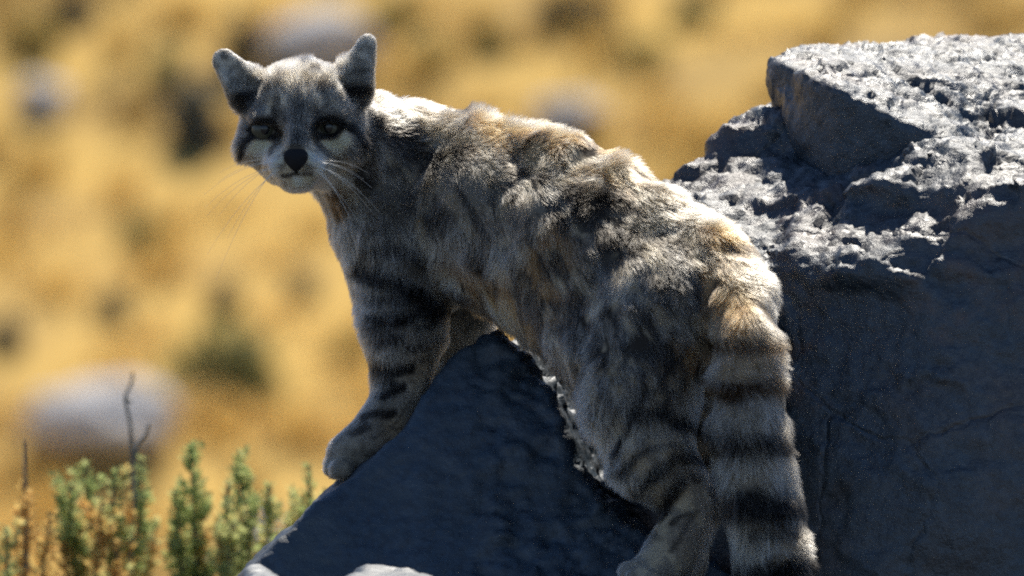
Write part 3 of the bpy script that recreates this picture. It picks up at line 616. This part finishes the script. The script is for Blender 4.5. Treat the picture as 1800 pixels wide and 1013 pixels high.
gdir = gt * (1 - .45 * gl[:, None]) + GN * gl[:, None] + gj; gdir /= np.linalg.norm(gdir, axis=1)[:, None]
kd = kdtree.KDTree(len(GXp))
for i, p in enumerate(GXp): kd.insert(p, i)
kd.balance()
gi = np.array([kd.find(p)[1] for p in X])
t, L, lf, jit = strand_dir(X, N)
L = L * RNG.uniform(.65, 1.15, n) * (1 + .25 * vnoise(GXp[gi], 40, 5))
d0 = t * (1 - .45 * lf[:, None]) + N * (lf * 1.15)[:, None] + jit * .8 + RNG.normal(0, .10, (n, 3)); d0 /= np.linalg.norm(d0, axis=1)[:, None]
d1 = t + N * (lf * .25)[:, None] + jit + RNG.normal(0, .12, (n, 3)) + np.array([0, 0, -.12]); d1 /= np.linalg.norm(d1, axis=1)[:, None]
gtip = GXp[gi] + gdir[gi] * gL[gi][:, None]
K = 5; PTS = np.zeros((n, K, 3))
cl = np.clip(L / .017, .1, 1) * RNG.uniform(.2, .8, n)
for k in range(K):
    s = k / (K - 1); dd = d0 * (1 - s * .5) + d1 * s * .5
    p = X + dd * (L * s)[:, None]
    PTS[:, k] = p + (gtip - p) * (cl * s ** 1.7 * .8)[:, None]
pid = part_of(X)
rnd = RNG.uniform(.72, 1.28, n)[:, None]
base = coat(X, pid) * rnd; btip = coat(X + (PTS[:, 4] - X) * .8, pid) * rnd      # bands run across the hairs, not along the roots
light = (RNG.uniform(0, 1, n) < .10) & (base.mean(1) > .09); btip[light] = btip[light] * .5 + C_WHITE * .5 * .6
colr = np.zeros((n, K, 4)); colr[..., 3] = 1
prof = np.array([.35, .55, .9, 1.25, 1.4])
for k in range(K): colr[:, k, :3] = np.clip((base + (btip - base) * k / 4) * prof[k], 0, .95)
hc = bpy.data.hair_curves.new('fur'); hc.add_curves([K] * n)
hc.attributes['position'].data.foreach_set('vector', (PTS).astype(np.float32).ravel())
ra = hc.attributes.new('radius', 'FLOAT', 'POINT') if 'radius' not in hc.attributes else hc.attributes['radius']
rr = np.where(L < .009, .00009, .00013)[:, None] * np.array([1, 1, .85, .55, .12])[None]
ra.data.foreach_set('value', rr.astype(np.float32).ravel())
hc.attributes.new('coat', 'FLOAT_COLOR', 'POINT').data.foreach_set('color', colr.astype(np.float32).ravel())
m = bpy.data.materials.new('cat_fur'); m.use_nodes = True; nt = m.node_tree; nt.nodes.clear()
out = nt.nodes.new('ShaderNodeOutputMaterial'); hb = nt.nodes.new('ShaderNodeBsdfHairPrincipled'); hb.model = 'CHIANG'; hb.parametrization = 'COLOR'
at = nt.nodes.new('ShaderNodeAttribute'); at.attribute_name = 'coat'
nt.links.new(at.outputs['Color'], hb.inputs['Color']); hb.inputs['Roughness'].default_value = .42; hb.inputs['Radial Roughness'].default_value = .6; hb.inputs['Coat'].default_value = 0.0; hb.inputs['IOR'].default_value = 1.33
nt.links.new(hb.outputs[0], out.inputs[0])
hc.materials.append(m)
fur = bpy.data.objects.new('fur', hc); COL.objects.link(fur); fur.parent = cat; fur.matrix_parent_inverse = cat.matrix_basis.inverted()
fur['label'] = 'shaggy mottled grey and ochre coat with dark stripes'

# eyes, nose, whiskers
m, nt, b = new_mat('eye_iris'); b.inputs['Base Color'].default_value = (.045, .045, .027, 1); b.inputs['Roughness'].default_value = .35
M_iris = m
m, nt, b = new_mat('black_wet'); b.inputs['Base Color'].default_value = (.006, .006, .007, 1); b.inputs['Roughness'].default_value = .25; M_blk = m
m, nt, b = new_mat('nose_skin'); b.inputs['Base Color'].default_value = (.012, .011, .012, 1); b.inputs['Roughness'].default_value = .8; b.inputs['Specular IOR Level'].default_value = .2; M_nose = m
def ball(name, c, r, mat, parent, sub=4, shape=None):
    bm = bmesh.new(); bmesh.ops.create_icosphere(bm, subdivisions=sub, radius=1)
    for v in bm.verts:
        q = np.array(v.co)
        if shape: q = shape(q)
        v.co = c + q * r
    me = bpy.data.meshes.new(name); bm.to_mesh(me); bm.free(); return link(name, me, mat, parent)
for e in EYES:
    ey = ball('eye', e + np.array([0, .001, 0]), np.array([.0118, .0115, .0112]), M_iris, cat)
    ball('pupil', e + np.array([0, -.0091, .0006]), np.array([.0042, .0021, .0052]), M_blk, ey, 3)
def nose_shape(q):
    q = q.copy(); wz = (q[2] + 1) / 2
    q[0] *= .35 + .75 * wz ** .7; q[1] -= .25 * (1 - abs(q[2])); 
    if q[2] > .3: q[1] += .35 * (q[2] - .3)
    q[1] += .28 * math.exp(-((abs(q[0]) - .55) ** 2 + (q[2] + .05) ** 2) / .05)
    return q
ball('nose', P(520, 281, -.0605), np.array([25 * S, .0065, 21 * S]), M_nose, cat, 4, nose_shape)
m, nt, b = new_mat('whisker'); b.inputs['Base Color'].default_value = (.75, .72, .65, 1); b.inputs['Roughness'].default_value = .4; M_whi = m
for sgn, (bx, by) in ((-1, (492, 292)), (1, (552, 292))):
    for k in range(9):
        a = -.25 + .14 * k + random.uniform(-.05, .05); Ln = random.uniform(100, 165) if sgn < 0 else random.uniform(80, 120)
        r0 = P(bx + sgn * (k % 3) * 5, by + (k // 3) * 6 - 6, -.064)
        pts = []
        for i in range(7):
            s = i / 6; pts.append(r0 + np.array([sgn * Ln * S * s * math.cos(a), -.012 * s + .03 * s * s, -Ln * S * (math.sin(a) * s + .42 * s * s)]))
        Vt, Ft = tube(pts, .00017, .00006, 5); link('whisker', mesh_np('whisker', Vt, Ft), M_whi, cat)

# ------------------------------------------------------------------ bushes beside the boulder
M_leaf = mat_leafy('bush_leaf', [(0, (0.24, 0.32, 0.11)), (0.3, (0.42, 0.49, 0.19)), (0.6, (0.58, 0.58, 0.25)), (0.8, (0.72, 0.50, 0.17)), (1, (0.74, 0.48, 0.17))], 0.6)
M_stem = rock_mat('bush_stem', (0.07, 0.06, 0.04), (0.13, 0.10, 0.06), (0.19, 0.14, 0.08), 0.8, 0.0005, 6)
def leaf_sprig(a, bb, dens, size, tint, spread):
    """small plump leaves packed along a twig"""
    L = np.linalg.norm(bb - a); k = max(6, int(L * dens)); t = RNG.uniform(0, 1, k)
    ax = (bb - a) / L; c = a + t[:, None] * (bb - a); out_ = RNG.normal(0, 1, (k, 3)); out_ -= ax * (out_ @ ax)[:, None]; out_ /= np.linalg.norm(out_, axis=1)[:, None]
    d = out_ * .8 + ax * .8 + RNG.normal(0, .2, (k, 3)); d /= np.linalg.norm(d, axis=1)[:, None]
    ln = size * RNG.uniform(.6, 1.3, k) * (1.1 - .5 * t ** 3); side = np.cross(d, out_ + .01); side /= np.linalg.norm(side, axis=1)[:, None] + 1e-9
    up = np.cross(side, d); c = c + out_ * (spread * (1 - .6 * t))[:, None] * RNG.uniform(.1, 1, (k, 1))
    wv = ln * .28
    V = np.stack([c, c + d * (ln * .5)[:, None] + side * wv[:, None], c + d * ln[:, None], c + d * (ln * .5)[:, None] - side * wv[:, None], c + d * (ln * .5)[:, None] + up * (wv * .5)[:, None]], 1).reshape(-1, 3)
    i0 = np.arange(k) * 5
    F = np.concatenate([np.stack([i0, i0 + 1, i0 + 4], 1), np.stack([i0 + 1, i0 + 2, i0 + 4], 1), np.stack([i0 + 2, i0 + 3, i0 + 4], 1), np.stack([i0 + 3, i0, i0 + 4], 1)])
    return V, F, np.repeat(np.clip(tint + RNG.normal(0, .09, k), 0, 1), 5)
M_twig = rock_mat('dry_twig', (0.16, 0.15, 0.12), (0.22, 0.2, 0.16), (0.28, 0.25, 0.2), 0.85, 0.0005, 6)
def bush(root_px, y, stems, label, twigs=()):
    zg = float(ground_z(0, CAM_D + y)); r = P(root_px, 500, y); r[2] = zg - .01
    root = empty('bush', r); tag(root, label, 'bush')
    VV, FF, TT = [], [], []; off = 0
    for tx_, ty_, tint, full, dy in stems:
        tip = P(tx_, ty_, y + dy); b0 = r + np.array([(tip[0] - r[0]) * .35 + random.uniform(-.02, .02), dy * .4, 0])
        bend = np.array([random.uniform(-.015, .015), random.uniform(-.01, .01), 0])
        path = [b0 + (tip - b0) * s + bend * math.sin(s * math.pi) + np.array([random.uniform(-.005, .005), 0, 0]) for s in np.linspace(0, 1, 9)]
        Vt, Ft = tube(path, .0042, .0014 if full else .0018); link('stem', mesh_np('stem', Vt, Ft), M_stem, root)
        if not full: continue
        def add(a, e, dens, size, tn, sp):
            nonlocal off
            v, f, tt = leaf_sprig(a, e, dens, size, tn, sp); VV.append(v); FF.append(f + off); TT.append(tt); off += len(v)
        for s0, s1 in zip(range(4, 8), range(5, 9)):
            add(path[s0], path[s1], 1100, .0095, tint + .06 * (8 - s1) * (tint > .5), .006)
        for k in range(int(24 * full)):
            s = random.uniform(.45, .97); i = min(int(s * 8), 7); a = path[i] + (path[i + 1] - path[i]) * (s * 8 - i)
            ang = random.uniform(0, 2 * math.pi); ln = random.uniform(.015, .055) * (1.3 - s * .7)
            e = a + np.array([math.cos(ang) * ln * .6, math.sin(ang) * ln * .6, ln])
            add(a, e, 1300, .0085, min(1, max(0, tint + .08 + random.uniform(-.12, .22) + (.18 if s < .72 else 0))), .004)
    for pts in twigs:
        Vt, Ft = tube([P(a, b_, y) for a, b_ in pts], .0024, .0012); link('twig', mesh_np('twig', Vt, Ft), M_twig, root)
    o = tinted('foliage', np.concatenate(VV), np.concatenate(FF), np.concatenate(TT), M_leaf, root); o['kind'] = 'stuff'
bush(60, 1.35, [(40, 845, .86, 1, 0), (-20, 880, .6, 1, .1), (90, 900, .8, 1, -.05), (15, 930, .5, 1, -.1), (75, 930, .9, 1, .05), (-60, 870, .5, 1, 0), (120, 935, .86, .8, 0.1)], 'orange tinted leafy bush farthest from the boulder', [[(50, 1100), (46, 880), (43, 815), (42, 775)]])
bush(190, 1.45, [(120, 850, .3, .9, 0), (155, 815, .28, .9, .05), (203, 825, .36, 1, -.05), (255, 805, .32, 1, .05), (175, 880, .78, 1, -.1), (225, 900, .86, 1, 0), (270, 910, .7, .6, .1), (140, 930, .6, .8, .0), (205, 950, .9, .8, -.1)], 'green and ochre bush with one tall bare twig sticking up',
     [[(205, 1250), (228, 1000), (236, 880), (233, 800), (229, 745), (219, 700), (224, 688), (232, 672), (233, 655)], [(233, 815), (243, 780), (256, 764), (262, 745)], [(219, 700), (232, 706)]])
bush(380, 1.4, [(328, 780, .22, 1, 0), (345, 850, .42, .8, .05), (312, 860, .3, .7, .0), (420, 800, .3, 1, 0.02), (398, 850, .48, .8, -.05), (440, 870, .35, .7, .0), (475, 850, .3, .6, .08), (370, 930, .7, .8, 0), (410, 920, .5, .9, -.08), (330, 940, .5, .8, .1), (450, 940, .7, .6, .05)], 'slim green leafy bush between the bare twig and the smooth boulder')
bush(560, 1.3, [(548, 820, .35, .8, 0), (535, 875, .5, .6, .04), (565, 860, .4, .6, .0), (520, 900, .5, .5, .05)], 'pale green bush tip showing beside the cat\'s front paw')
